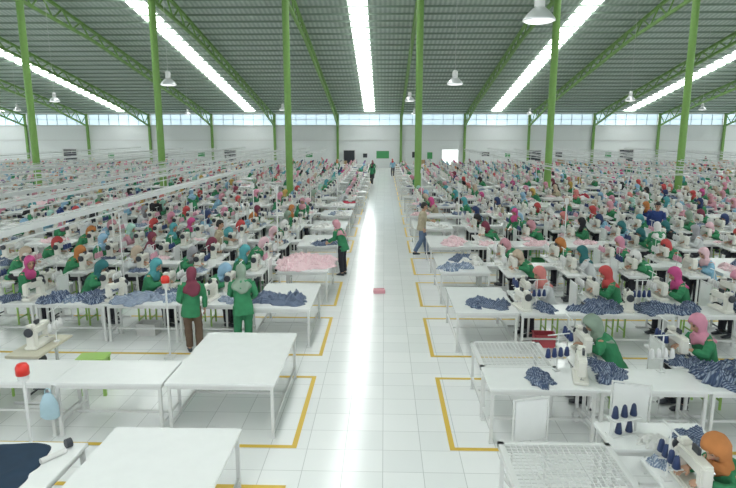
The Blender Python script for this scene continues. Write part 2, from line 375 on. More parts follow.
def hand(r,p,i):
    w=p['wr'][i]; d=nrm(w-p['el'][i]); s=-1 if i==0 else 1
    if p['palm'] is not None: d=nrm((d[0]*.7,abs(d[1])+.3,-.05)); pn=p['palm']
    else: pn=V3(-s,0,0)
    ac=nrm(np.cross(d,pn)); pn=np.cross(ac,d)
    if np.dot(ac,V3(-s,0,0) if p['palm'] is not None else V3(0,1,0))<0: ac=-ac
    if np.dot(pn,(p['palm'] if p['palm'] is not None else V3(-s,0,0)))<0: pn=-pn
    r.loft([w-d*.02,w+d*.01,w+d*.045,w+d*.088,w+d*.1],[(.024,.02),(.028,.018),(.038,.017),(.041,.014),(.036,.01)],side=ac,n=14)
    for k,(of,L) in enumerate(((.033,.068),(.011,.077),(-.011,.072),(-.032,.056))):
        b=w+d*.085+ac*of; q=[b]; ang=.15+.06*k
        sp=ac*of*2.6
        for sg in (.42,.32,.26):
            dd=nrm(d*math.cos(ang)+pn*math.sin(ang)+sp*.9); q.append(q[-1]+dd*L*sg); ang+=.42
        r.loft(q,[.0105,.0098,.0092,.0075],side=ac,n=8)
    b=w+d*.025+ac*.026; q=[b,b+d*.022+ac*.026+pn*.006,b+d*.05+ac*.036+pn*.016,b+d*.068+ac*.036+pn*.024]
    r.loft(q,[.015,.013,.0115,.009],side=pn,n=8)
def foot(r,p,i,g=0,n=12,mi=0):
    a=p['an'][i]; z0=a[2]-.085
    r.loft([V3(a[0],a[1]-.055,z0+.035),V3(a[0],a[1]-.02,z0+.045),V3(a[0],a[1]+.06,z0+.042),V3(a[0],a[1]+.13,z0+.03),V3(a[0],a[1]+.185,z0+.024)],
           [(.025+g,.03+g*.3),(.034+g,.042+g*.3),(.038+g,.038+g*.3),(.045+g,.027+g*.3),(.03+g,.016+g*.3)],side=(1,0,0),n=n,mi=mi)

def scarf_mesh(p,n=44,name='headscarf',material=None,low=False):
    H,N,C=p['H'],p['N'],p['C']; f,rt,up=headframe(p); bf=V3(0,1,0); br=V3(1,0,0)
    R=[]
    for z,o,a,b in ((.139,-.012,.012,.014),(.13,-.012,.045,.055),(.108,-.012,.068,.084),(.075,-.012,.083,.103),(.045,-.014,.088,.110),(0,-.018,.089,.113),(-.045,-.018,.084,.106),(-.085,-.012,.074,.093),(-.12,-.002,.066,.082)):
        R.append((H+up*z+f*o,a,b,rt,f))
    L=[(-.22,.074,.082),(.0,.10,.102),(.2,.15,.122),(.42,.165,.136),(.62,.155,.143),(.75,.14,.146)]
    if p.get('long'): L=[(-.22,.076,.084),(.0,.105,.106),(.22,.16,.126),(.5,.185,.142),(.85,.19,.152),(1.15,.178,.155)]
    for t,a,b in L:
        R.append((lerp(N,C,t),a,b,br,bf))
    vs=[];k=len(R)
    for i,(c,a,b,rr,ff) in enumerate(R):
        for j in range(n):
            th=2*math.pi*(j+.5)/n
            w=1+(.05*math.sin(5*th+i*.5)+.04*math.sin(9*th+1.2*i) if i>7 else .02*math.sin(4*th+i)+.022*math.sin(7*th-1.4*i)*(i>2))
            hem=0
            if i>=k-3: hem=.07*(i-k+4)/3*(abs(math.cos(th))-.35)+.02*math.cos(3*th+.6)
            vs.append(c+rr*a*w*math.cos(th)+ff*b*w*math.sin(th)+V3(0,0,hem))
    fs=[]
    for i in range(k-1):
        for j in range(n):
            th=2*math.pi*(j+1)/n; da=abs((th-math.pi/2+math.pi)%(2*math.pi)-math.pi)
            lim={3:.55,4:.85,5:.92,6:.85,7:.6}.get(i,0)
            if da<lim: continue
            j2=(j+1)%n; fs.append((i*n+j,i*n+j2,(i+1)*n+j2,(i+1)*n+j))
    fs.append(tuple(range(n)))
    r=Raw().add(vs,fs); me=mesh_of(r,name,material or M['obj'],0,True)
    return evalmods(me,[('SOLIDIFY',dict(thickness=.007,offset=1))])
def hair_mesh(p,n=24):
    H=p['H']; f,rt,up=headframe(p); vs=[];R=[(.136,.015,.017),(.126,.05,.06),(.1,.07,.086),(.06,.082,.1),(.02,.083,.101),(-.03,.08,.098),(-.07,.066,.085)]
    for z,a,b in R:
        for j in range(n):
            th=2*math.pi*(j+.5)/n; w=1+.03*math.sin(7*th+z*60); vs.append(H+up*z-f*.014+rt*a*w*math.cos(th)+f*b*w*math.sin(th))
    fs=[tuple(range(n))]
    for i in range(len(R)-1):
        for j in range(n):
            th=2*math.pi*(j+1)/n; da=abs((th-math.pi/2+math.pi)%(2*math.pi)-math.pi)
            if i>=3 and da<1.15: continue
            if i>=4 and da<1.7: continue
            j2=(j+1)%n; fs.append((i*n+j,i*n+j2,(i+1)*n+j2,(i+1)*n+j))
    return evalmods(mesh_of(Raw().add(vs,fs),'hair',M['hair'],0,True),[('SOLIDIFY',dict(thickness=.008,offset=1))])

class Person:
    def __init__(s,p,male=False,sit=False,shortsleeve=False):
        r=Raw(); torso(r,p,male=male); head(r,p)
        for i in (0,1):
            sh,el,wr=p['sh'][i],p['el'][i],p['wr'][i]
            r.loft([lerp(p['N'],p['C'],.35),lerp(lerp(p['N'],p['C'],.3),sh,.6),sh],[.06,.058,.05],side=(0,1,0),n=14)
            limb(r,sh,el,wr,.05,.038,.025,14); hand(r,p,i)
            limb(r,p['hip'][i],p['kn'][i],p['an'][i],.085,.056,.036,16); foot(r,p,i)
        me=bpy.data.meshes.new('body'); me.from_pydata(r.v,[],r.f)
        b=evalmods(me,[('REMESH',dict(mode='VOXEL',voxel_size=.0078)),('SMOOTH',dict(factor=.5,iterations=2)),('DECIMATE',dict(ratio=.45))])
        b.name='person_body'; b.materials.clear()
        for m in ('skin','eye','lip'): b.materials.append(M[m])
        f,rt,up=headframe(p); H=p['H']
        co=np.array([q.center for q in b.polygons])-H; lx=co@rt; ly=co@f; lz=co@up
        eye=(np.hypot((np.abs(lx)-.030)/1.5,(lz-.004))<.0075)&(ly>.05); brow=(np.abs(np.abs(lx)-.030)<.018)&(np.abs(lz-.026)<.005)&(ly>.05); lip=(np.abs(lx)<.024)&(np.abs(lz+.06)<.010)&(ly>.065)
        mi=np.zeros(len(co),int); mi[eye|brow]=1; mi[lip]=2; b.polygons.foreach_set('material_index',mi.tolist())
        s.body=b
        r=Raw(); torso(r,p,g=.016,male=male,hem=True)
        e=.9
        for i in (0,1):
            sh,el,wr=p['sh'][i],p['el'][i],p['wr'][i]
            r.loft([lerp(p['N'],p['C'],.4),lerp(lerp(p['N'],p['C'],.35),sh,.6),sh],[.065,.066,.062],side=(0,1,0),n=14)
            if shortsleeve: r.loft([sh,lerp(sh,el,.4),lerp(sh,el,.85)],[.062,.062,.058],side=(1,0,0),n=14)
            else: limb(r,sh,el,wr,.05,.038,.025,14,g=.016,end=e)
        me=bpy.data.meshes.new('shirt'); me.from_pydata(r.v,[],r.f)
        s.shirt=evalmods(me,[('REMESH',dict(mode='VOXEL',voxel_size=.012)),('SMOOTH',dict(factor=.5,iterations=2)),('DECIMATE',dict(ratio=.7))]); s.shirt.materials.clear(); s.shirt.materials.append(M['obj'])
        for v in s.shirt.vertices:
            c=v.co; cr=1-abs(noise.noise(Vector((c.x*7+c.z*4,c.y*7,c.z*13))))*3
            v.co += v.normal*(.009*noise.noise(c*11)+.008*max(-.6,cr)*.6)
        r=Raw(); P=p['P']; upv=nrm(p['C']-P)
        r.loft([P-upv*.11,P-upv*.03,P+upv*.08],[(.13,.11),(.172,.128),(.15,.118)],n=18)
        for i in (0,1): limb(r,p['hip'][i],p['kn'][i],p['an'][i],.088,.066,.056,16,g=.012,end=.95)
        me=bpy.data.meshes.new('trousers'); me.from_pydata(r.v,[],r.f)
        s.trous=evalmods(me,[('REMESH',dict(mode='VOXEL',voxel_size=.013)),('SMOOTH',dict(factor=.5,iterations=2)),('DECIMATE',dict(ratio=.6))]); s.trous.materials.clear(); s.trous.materials.append(M['obj'])
        for v in s.trous.vertices:
            c=v.co; v.co += v.normal*(.008*noise.noise(Vector((c.x*9,c.y*9,c.z*16))))
        s.shoes=[]
        for i in (0,1):
            r=Raw(); foot(r,p,i,g=.007,n=14); s.shoes.append(mesh_of(r,'shoe',M['dark'],0,True))
        s.male=male
        s.scarf=hair_mesh(p) if male else scarf_mesh(p)
        def dup(me,m):
            c=me.copy(); c.materials.clear(); c.materials.append(m); return c
        z=Vector((0,0,0)); shm=dup(s.shirt,SM['green']); trm=dup(s.trous,M['trous'])
        s.mid,ms=combine([(b,z),(s.scarf,z),(shm,z),(trm,z)],'person_mid',dec=.10)
        s.shirtslot=ms.index(SM['green'])
        r=Raw(); torso(r,p,g=.014,n=6,mi=1)
        for i in (0,1):
            r.loft([p['sh'][i],p['el'][i],p['wr'][i]],[.06,.05,.035],n=5,mi=1)
            r.loft([p['hip'][i],p['kn'][i],p['an'][i]],[.09,.07,.045],n=4,mi=2)
            r.box(tuple(p['wr'][i]+V3(0,.04,0)),(.06,.12,.03),3)
        f,rt,up=headframe(p); H=p['H']
        r.loft([H-up*.1,H-up*.04,H+up*.05,H+up*.13],[.05,.085,.09,.03],side=rt,n=6,mi=0)
        r.loft([lerp(p['N'],p['C'],.45),p['N'],H-up*.05],[.15,.12,.068],n=6,mi=0)
        r.loft([H+f*.03-up*.08,H+f*.03+up*.06],[.06,.065],side=rt,n=5,mi=3)
        s.far=r
    def make(s,loc,rz,scarf,shirt,tr='black',near=True,label=None,group=None,sc=1.0,desc=''):
        scol=PD.get(scarf,(.02,.02,.02)); lab=label or f"{desc} in {scarf} headscarf and {shirt} shirt"
        TR={'black':(.02,.02,.03),'brown':(.14,.09,.06),'green':(.03,.2,.09),'jeans':(.13,.19,.30),'navy':(.02,.03,.08)}
        if near:
            o=put('person',s.body,loc,rz,None,lab,'person',group,sc=sc)
            put('hair' if s.male else 'headscarf',s.scarf,(0,0,0),0,o,None if s.male else f'{scarf} headscarf',color=scol)
            put('shirt',s.shirt,(0,0,0),0,o,f'{shirt} shirt',color=SHIRT[shirt]); put('trousers',s.trous,(0,0,0),0,o,None,color=TR[tr])
            for q in s.shoes: put('shoe',q,(0,0,0),0,o)
        else:
            o=put('person',s.mid,loc,rz,None,lab,'person',group,color=scol,sc=sc)
            if shirt!='green':
                sl=o.material_slots[s.shirtslot]; sl.link='OBJECT'; sl.material=SM[shirt]
        return o
A_fwd=[((-.22,.18,1.16),(-.14,.42,1.0)),((.22,.18,1.16),(.14,.42,1.0))]
sitA=Person(sit_pose(lean=.16,drop=.03)); sitB=Person(sit_pose(lean=.24,hp=.7,drop=.07,armL=((-.25,.24,.85),(-.08,.44,.885)),armR=((.24,.2,.84),(.17,.44,.885))))
sitC=Person(sit_pose(lean=.1,hp=.3,hy=.5)); sitD=Person(sit_pose(lean=.28,hp=.8,hy=-.3,drop=.09,armL=((-.27,.22,.86),(-.2,.46,.885)),armR=((.22,.32,.85),(.02,.47,.885))))
stA=Person(stand_pose(lean=.16,arms=A_fwd,hp=.5,long=True)); stB=Person(stand_pose(arms=[((-.25,.02,1.1),(-.16,.2,.98)),((.24,-.03,1.11),(.24,.06,.87))],hp=.35,hy=.35,sway=.025,stride=.05,long=True))
stF=Person(stand_pose(lean=.12,arms=[((-.24,.12,1.14),(-.1,.33,1.0)),((.25,.08,1.13),(.16,.34,.98))],hp=.5,hy=-.25,sway=-.02,stride=-.04,long=True))
stC=Person(stand_pose(stride=.2,arms=[((-.24,-.12,1.13),(-.22,-.12,.9)),((.24,.1,1.14),(.2,.28,1.0))]))
man=Person(stand_pose(lean=.05,arms=[((-.24,.1,1.14),(-.14,.34,1.1)),((.24,-.06,1.14),(.22,.02,.9))],hp=.2,stride=.22),male=True)
PM={'sitA':sitA,'sitB':sitB,'sitC':sitC,'sitD':sitD,'stA':stA,'stB':stB,'stC':stC,'stF':stF,'man':man}

# ------------------------------------------------------------------ room
YB=70.0; YR=34.0; YF=-4.0; HE=6.5; SL=.18
def roofh(y): return HE+SL*(YB-y) if y>YR else HE+SL*(YB-YR)-SL*(YR-y)
XL,XR=-58.0,58.0
put('floor',mesh_of(Raw().box((0,(YB+YF)/2,-.1),(XR-XL,YB-YF+1,.2)),'floor',M['floor']),label='glossy white square tiled factory floor',cat='floor',kind='structure')
r=Raw()
def slab(r,x0,x1,y0,y1,off,th):
    z0,z1=roofh(y0)+off,roofh(y1)+off
    r.add([(x0,y0,z0),(x1,y0,z0),(x1,y1,z1),(x0,y1,z1),(x0,y0,z0+th),(x1,y0,z0+th),(x1,y1,z1+th),(x0,y1,z1+th)],[(0,1,2,3),(4,5,6,7),(0,1,5,4),(1,2,6,5),(2,3,7,6),(3,0,4,7)])
slab(r,XL,XR,YR,YB+.5,0,.1); slab(r,XL,XR,YF,YR-.001,0,.1)
put('ceiling',mesh_of(r,'ceiling',M['roof']),label='corrugated grey-green metal factory roof',cat='ceiling',kind='structure')
n=1
for x in (-45.5,-30.8,-15.7,-1.75,12.9,28.0,43.0):
    for (y0,y1) in ((YR+.3,YB-1.0),(YF+1,YR-.3)):
        r=Raw(); slab(r,x-.60,x+.60,y0,y1,-.02,.015)
        put(f'window_{n}',mesh_of(r,'skylight',M['sky']),label='long translucent white skylight strip in roof',cat='skylight',kind='structure'); n+=1
put('wall_back',mesh_of(Raw().box((0,YB+.15,2.55),(XR-XL,.3,5.1)).box((0,YB+.15,6.45),(XR-XL,.3,.35)),'wall',M['wall']),label='tall white painted back wall',cat='wall',kind='structure')
for k in range(-7,8):
    xc=1.95+7.5*k+3.75
    if abs(xc)>54: continue
    r=Raw().box((xc,YB+.15,5.69),(7.3,.05,1.17),0)
    for i in range(7): r.box((xc-3.6+i*1.2,YB+.08,5.69),(.07,.1,1.17),1)
    r.box((xc,YB+.08,5.7),(7.3,.1,.06),1)
    put(f'window_{n}',mesh_of(r,'window',[M['glass'],M['frame']]),label='frosted clerestory window band with white frames',cat='window',kind='structure'); n+=1
put('trim_1',mesh_of(Raw().box((0,YB-.05,4.98),(XR-XL,.1,.12)),'trim',M['frame']),label='white sill trim under the clerestory windows',cat='trim',kind='structure')
put('trim_2',mesh_of(Raw().box((0,YB-.05,3.3),(XR-XL,.08,.08)),'trim',M['frame']),label='thin white conduit along back wall',cat='trim',kind='structure')
dn=1
for x,w,h,m in ((7.8,1.9,2.2,'bright'),(-38,1.6,2.2,'dark'),(28.5,1.6,2.2,'dark'),(-4.2,1.3,2.1,'dark'),(17.8,1.4,2.1,'dark'),(-18.5,1.4,2.1,'dark')):
    r=Raw().box((x,YB-.02,h/2),(w,.06,h),0).box((x-w/2-.05,YB-.05,h/2),(.1,.12,h),1).box((x+w/2+.05,YB-.05,h/2),(.1,.12,h),1).box((x,YB-.05,h+.05),(w+.2,.12,.1),1)
    put(f'door_{dn}',mesh_of(r,'door',[M[m],M['frame']]),label='doorway in back wall with white frame',cat='door',kind='structure'); dn+=1
for x,z,w,h,m in ((-.2,1.6,1.5,.9,'posterg'),(-2.3,1.5,.5,.5,'dark'),(3.6,1.6,.6,.7,'dark'),(5.4,1.5,.6,.8,'posterg'),(-9,1.6,.8,.6,'posterg'),(-11.4,1.5,.6,.5,'dark'),(12,1.7,.9,.5,'dark'),(14.6,1.5,.6,.6,'posterg'),(20.6,1.6,.8,.6,'dark'),(-22,1.6,.8,.6,'posterg'),(-26.4,1.5,.7,.6,'dark'),(26.4,1.6,.7,.6,'posterg'),(35,1.5,.7,.6,'dark'),(-33,1.5,.7,.6,'posterg')):
    r=Raw().box((0,0,0),(w,.05,h),0).box((0,-.01,h/2),(w+.05,.055,.03),1).box((0,-.01,-h/2),(w+.05,.055,.03),1)
    put('notice_board',mesh_of(r,'notice_board',[M[m],M['frame']]),(x,YB-.028,z),label=('green' if m=='posterg' else 'dark')+' framed notice board mounted on back wall',cat='notice board',group='notice boards on back wall')
for k in range(-7,8):
    x=1.95+7.5*k
    if abs(x)<27:
        H=roofh(YR)-.85
        r=Raw().cyl((0,0,0),(0,0,H),.20,20).box((0,0,.03),(.6,.6,.06)).box((0,0,H-.02),(.5,.5,.04))
        put('column',mesh_of(r,'column',M['green'],0,False),(x,YR,0),label='round lime-green steel column rising to the roof',cat='column',group='green steel columns')
    if abs(x)<52:
        r=Raw().box((0,0,3.2),(.26,.24,6.4)).box((0,-.0,.02),(.4,.3,.04))
        put('wall_column',mesh_of(r,'wall_column',M['green'],.01),(x,YB-.2,0),label='green steel column against the white back wall',cat='column',group='green wall columns')
        r=Raw()
        def bar(y0,z0,y1,z1,t): r.loft([(0,y0,z0),(0,y1,z1)],[(t,t),(t,t)],side=(1,0,1),n=4)
        def depth(y):
            d=abs(y-YR); 
            return .70+.5*max(0,1-d/8)+.6*max(0,1-(YB-y)/8 if y>YR else 0)
        for (a,b) in ((YR,YB-.3),(YF+.3,YR)):
            N=int((b-a)/1.1); ys=[a+(b-a)*i/N for i in range(N+1)]
            bar(a,roofh(a)-.34,b,roofh(b)-.34,.12)
            for i in range(N):
                y0,y1=ys[i],ys[i+1]; bar(y0,roofh(y0)-.3-depth(y0),y1,roofh(y1)-.3-depth(y1),.12)
                if i%2==0: bar(y0,roofh(y0)-.32,y1,roofh(y1)-.3-depth(y1),.055)
                else: bar(y0,roofh(y0)-.3-depth(y0),y1,roofh(y1)-.32,.055)
        put('roof_truss',mesh_of(r,'roof_truss',M['green']),(x,0,0),label='lime-green open-web steel roof truss',cat='roof truss',group='green roof trusses')
y=YF+.8
while y<YB-.3:
    r=Raw().box((0,0,0),(XR-XL-4,.06,.13))
    put('purlin',mesh_of(r,'purlin',M['purlin']),(0,y,roofh(y)-.15),label='grey-green steel purlin under the roof sheets',cat='purlin',group='roof purlins')
    y+=1.2
refl=mesh_of(Raw().loft([(0,0,.22),(0,0,.2),(0,0,.12),(0,0,.03),(0,0,0)],[.07,.12,.2,.27,.28],n=28,cap=False),'lamp_shade',M['alu'],0,True)
refl=evalmods(refl,[('SOLIDIFY',dict(thickness=.01))])
hous=mesh_of(Raw().loft([(0,0,.2),(0,0,.24),(0,0,.42),(0,0,.46)],[.07,.09,.09,.05],n=18),'housing',M['frame'],0,True)
lens=mesh_of(Raw().loft([(0,0,.01),(0,0,-.02),(0,0,-.04)],[.265,.22,.05],n=24),'lamp_lens',M['lampglass'],0,True)
for yy,xs in ((10.5,(2.62,)),(20.6,(2.4,-7.5,12.6)),(31,(1.3,-17.4,12.6)),(43,(-7.4,-27,22.6)),(52,(2.6,-17.4,12.6))):
    for x in xs:
        z=5.98 if yy<15 else 5.75; L=roofh(yy)-z-.46
        cord=mesh_of(Raw().cyl((0,0,.46),(0,0,.46+L),.006,6),'cord',M['frame'])
        Kit('pendant_lamp',[('lamp_shade',refl,(0,0,0),'spun aluminium shade'),('housing',hous,(0,0,0),None),('lamp_lens',lens,(0,0,0),None),('cord',cord,(0,0,0),'thin pale cord')]).make((x,yy,z),0,'aluminium high-bay pendant lamp hanging from roof','lamp','high-bay pendant lamps')
# overhead rails
RAILS=[]
for i,x in enumerate((-6.2,-7.9,-10.0,-12.2,-14.8,-17.8,-21.5,-26)): RAILS.append((x,7.5+1.2*i,(.15,.10)[i%2],2.5+(.12 if i%3==1 else 0)))
for i,x in enumerate((8.4,10.8,13.6,16.8,20.5,25,30)): RAILS.append((x,21+1.5*i,.08,2.45+(.1 if i%2 else 0)))
for x,y0,w,z in RAILS:
    L=62-y0
    r=Raw().box((0,L/2,0),(w,L,w*.7)).box((0,L/2,-.17),(.03,L,.03)).box((.05,L/2,.10),(.02,L,.02))
    q=0.2
    while q<L: r.box((0,q,-.08),(.016,.02,.17)).box((.05,q,.06),(.012,.02,.08)); q+=1.6
    put('power_rail',mesh_of(r,'power_rail',M['rail']),(x,y0,z),label='long grey-white overhead cable rail above the sewing lines',cat='cable rail',group='white overhead cable rails')
PITCHY=3.2
post=mesh_of(Raw().cyl((0,0,0),(0,0,2.40),.016,10).box((0,0,.02),(.16,.16,.04)).box((0,0,2.39),(.20,.05,.03)),'rail_post',M['frame'])
for x,y0,w,z in RAILS:
    for k in range(1,17):
        yy=7.1+PITCHY*k-.22
        if yy>y0 and inview(x,yy,2,5) and (k+int(abs(x)))%2==0:
            put('rail_post',post,(x,yy,0),label='thin white steel post carrying the cable rail',cat='post',group='white rail posts')
for k in range(4,17,2):
    for s,xa,xb in ((-1,-26,-6.1),(1,8.3,30)):
        if s>0 and k<6: continue
        lim=.72*(7.1+PITCHY*k)
        xa2,xb2=max(xa,-lim),min(xb,lim)
        if xb2-xa2<2: continue
        r=Raw().box(((xa2+xb2)/2,0,0),(xb2-xa2,.04,.04))
        put('cross_rail',mesh_of(r,'cross_rail',M['rail']),(0,7.1+PITCHY*k-.22,2.30),label='slim white cross rail tying the cable rails together',cat='cable rail',group='white cross rails')
for x,yy,h in ((-3.1,16.6,2.6),(-1.9,23.4,2.5),(-2.4,29.8,2.6),(1.7,26.6,2.5),(2.6,20.2,2.4),(5.2,16.6,2.3),(8.1,20.2,2.4),(4.4,23.4,2.4),(-4.6,20.2,2.4),(-3.4,26.6,2.5),(11,26.6,2.4)):
    put('service_pole',mesh_of(Raw().cyl((0,0,0),(0,0,h),.02,10).box((0,0,.02),(.18,.18,.04)).box((0,0,h-.1),(.10,.08,.16)),'service_pole',M['frame']),(x,yy,0),label='thin white service pole with small socket box',cat='pole',group='white service poles')

def tape(x0,x1,y0,y1):
    r=Raw(); t=.07; z=.003
    r.box(((x0+x1)/2,y0,z),(x1-x0+t,t,.004)); r.box(((x0+x1)/2,y1,z),(x1-x0+t,t,.004)); r.box((x0,(y0+y1)/2,z),(t,y1-y0-t,.004)); r.box((x1,(y0+y1)/2,z),(t,y1-y0-t,.004))
    put('floor_marking',mesh_of(r,'floor_marking',M['yellow']),label='yellow tape rectangle around a table block on the tiles',cat='floor marking',group='yellow floor markings')
NB=18
for k in range(-1,NB):
    y0=7.05+PITCHY*k+(.05 if k else 0); y1=y0+2.25
    X=min(46,.7*y1+3)
    tape(-X,-1.18,y0,y1); tape(.92,X,y0,y1)

# ------------------------------------------------------------------ population
PL={k:[] for k in ('person','sewing_machine','sewing_table','stool','thread_stand','fabric_pile','guard_board','work_table','storage_bin')}
def colclear(x,y,r=.75):
    if abs(y-YR)>r: return True
    return abs(((x-1.95+3.75)%7.5)-3.75)>r
def add(kind,x,y,**k):
    if not inview(x,y,k.get('z',.8)+.3): return
    if kind=='work_table' and abs(y-YR)<k['d']/2+.35 and abs(((x-1.95+3.75)%7.5)-3.75)<k['w']/2+.35: return
    if not colclear(x,y,.8 if kind!='fabric_pile' else 1.3): return
    k.update(x=x,y=y); PL[kind].append(k)
def rscarf(): 
    return random.choices([p[0] for p in PAL],[11,7,8,6,4,5,5,12,9,9,4,5,6,4,4,6,9,4,7,5])[0]
def rshirt(): return random.choices(list(SHIRT),[54,14,5,12,7,4,3,3])[0]
def station(x,y,side,person=True,scarf=None,shirt=None,pose=None,pile='plaid',tr='black',board=None,thc=None,top='white',sc=None):
    rz=math.pi/2 if side>0 else -math.pi/2
    if not (inview(x,y,1.1) and colclear(x,y,.85)): return
    add('sewing_table',x,y,rz=rz,z=0,top=top); add('sewing_machine',x+side*.0,y,rz=rz,z=.8)
    if board or (board is None and random.random()<.35): add('guard_board',x-side*.36,y+random.uniform(-.15,.15),rz=rz+.0,z=0)
    add('thread_stand',x-side*.18,y+random.uniform(-.05,.28),rz=rz,z=.8,color=thc or random.choice([(.02,.04,.14),(.66,.66,.66),(.66,.66,.66),(.6,.3,.38)]))
    px=x+side*.5; add('stool',px+side*.03,y,rz=rz,z=0)
    if 10<y<30 and random.random()<.2: add('storage_bin',x+side*.25,y-.66,rz=random.uniform(-.2,.2),z=0,color=random.choice([(.05,.3,.1),(.5,.08,.1),(.05,.15,.4),(.6,.6,.58)]))
    if person:
        if pose is None: pose=random.choice(['sitA','sitA','sitB','sitB','sitC','sitD','sitD'])
        add('person',px,y+random.uniform(-.04,.04),z=0,rz=rz+random.uniform(-.25,.25),pose=pose,scarf=scarf or rscarf(),shirt=shirt or rshirt(),tr=tr,sc=sc or 1.05)
    if pile and random.random()<.6: add('fabric_pile',x-side*.02,y-.3 if random.random()<.65 else y+.33,z=.8,rz=random.uniform(0,6),mk=pile,sc=random.uniform(.42,.55))
def rpile(x,y):
    v=noise.noise(Vector((x*.12,y*.1,3.7)))
    opts=['plaid','plaid2','whitec','pinkc','navyc','redc']
    w=[4,3,5,1.5,.6,.2] if v<0 else [1.2,2,6,3.5,.6,.3]
    if y<13: w=[8,3,1,0,.5,0]
    return random.choices(opts,w)[0]
def worktab(x,y,w,d,top='white',grid=False,label=None): add('work_table',x,y,rz=0,z=0,w=w,d=d,top=top,grid=grid,label=label)
def pf(x,y,mk,sc,rz=None): PL['fabric_pile'].append(dict(x=x,y=y,z=.8,rz=random.uniform(0,6) if rz is None else rz,mk=mk,sc=sc))
TW=1.4
# ---- k=-1
worktab(-2.33,5.1,1.45,1.9); worktab(-3.95,4.75,1.5,1.9)
worktab(1.85,5.05,1.2,1.6,grid=True)
station(2.93,5.08,1,scarf='orange',shirt='green',pose='sitB',pile=None,board=False,thc=(.02,.04,.12),sc=1.07)
pf(2.9,5.44,'plaid2',.5); pf(3.0,4.72,'plaid',.6); pf(2.8,4.8,'navyc',.35)
worktab(3.05,6.02,1.2,.6); pf(3.35,5.97,'plaid',.6); pf(2.95,5.9,'whitec',.45)
PL['guard_board'].append(dict(x=1.72,y=6.3,rz=.25,z=0)); PL['guard_board'].append(dict(x=3.05,y=6.75,rz=-.3,z=0))
# ---- k=0
worktab(-2.2,8.25,1.5,2.05)
for i in range(4): worktab(-2.97-.75-1.5*i,7.6,1.5,.8)
station(-5.45,8.6,-1,scarf='grey',shirt='green',pose='sitA',person=False,pile=None,top='wood',thc=(.66,.66,.66),board=False)
station(-6.75,8.65,-1,scarf='black')
for i in range(5): worktab(1.4+.72+1.44*i,7.54,1.44,.74)
worktab(1.95,8.44,1.1,1.05,grid=True)
for i,(s,h) in enumerate((('sage green','green'),('pink','green'),('teal','green'),('pink','green'))):
    station(3.02+TW*i,8.44,1,scarf=s,shirt=h,pose=['sitB','sitA','sitA','sitB'][i],board=(i==1),thc=(.02,.04,.14),sc=1.09)
PL['thread_stand'].append(dict(x=2.45,y=7.8,rz=0.3,z=.8,color=(.02,.04,.14)))
PL['thread_stand'].append(dict(x=3.9,y=7.8,rz=0.1,z=.8,color=(.66,.66,.66)))
PL['sewing_machine'].append(dict(x=2.7,y=7.55,rz=1.3,z=.8))
for x,y,sc,mk in ((2.15,7.5,.65,'plaid'),(3.15,7.65,.6,'plaid'),(4.65,7.55,.95,'plaid'),(5.0,7.62,1.05,'plaid'),(5.35,7.5,1.05,'plaid'),(5.75,7.6,1.1,'plaid'),(5.15,7.7,.9,'plaid2'),(3.1,8.06,.5,'plaid'),(4.45,8.1,.55,'plaid'),(6.3,7.6,1.0,'plaid')):
    pf(x,y,mk,sc)
# ---- k=1
worktab(-2.0,11.6,1.2,1.9)
for i in range(5): worktab(-2.62-.72-1.44*i,11.15,1.44,.6)
for i,(s,h) in enumerate((('light blue','green'),('teal','green'),('dark teal','green'),('magenta','green'),('pink','light blue'))):
    station(-3.3-1.33*i,12.05,-1,scarf=s,shirt=h,pile='plaid',pose=['sitD','sitA','sitB','sitC','sitA'][i],board=(i%2==1),sc=1.09)
for x in (-1.8,-2.05,-2.5,-3.0,-4.3,-4.7,-5.0,-5.9,-6.3,-6.6,-7.6): pf(x,11.15+random.uniform(-.06,.06),random.choice(['plaid','plaid','plaid2']),random.uniform(.55,.95))
for x in (-3.5,-5.4,-7.1): PL['sewing_machine'].append(dict(x=x,y=11.2,rz=random.uniform(-.3,.3)+1.57,z=.8))
worktab(1.95,11.4,1.2,1.85)
for i in range(6): worktab(2.56+.72+1.44*i,10.75,1.44,.6)
for i,(s,h) in enumerate((('coral','white'),('red','green'),('magenta','green'),('pink','green'),('navy','light blue'))):
    station(2.9+1.36*i,11.6,1,scarf=s,shirt=h,pile='plaid',board=(i in(1,3)),sc=1.08)
for x,sc in ((1.8,.6),(2.1,.7),(3.1,.7),(3.9,.85),(4.2,.8),(5.1,.9),(5.4,.95),(5.8,.8),(6.9,.9),(7.2,.95)): pf(x,10.75+(.25 if x<2.4 else random.uniform(-.04,.04)),'plaid',sc)
for x in (2.65,4.65,6.4): PL['sewing_machine'].append(dict(x=x,y=10.78,rz=random.uniform(-.3,.3)-1.57,z=.8)); PL['thread_stand'].append(dict(x=x+.3,y=10.9,rz=.1,z=.8,color=(.02,.04,.14)))
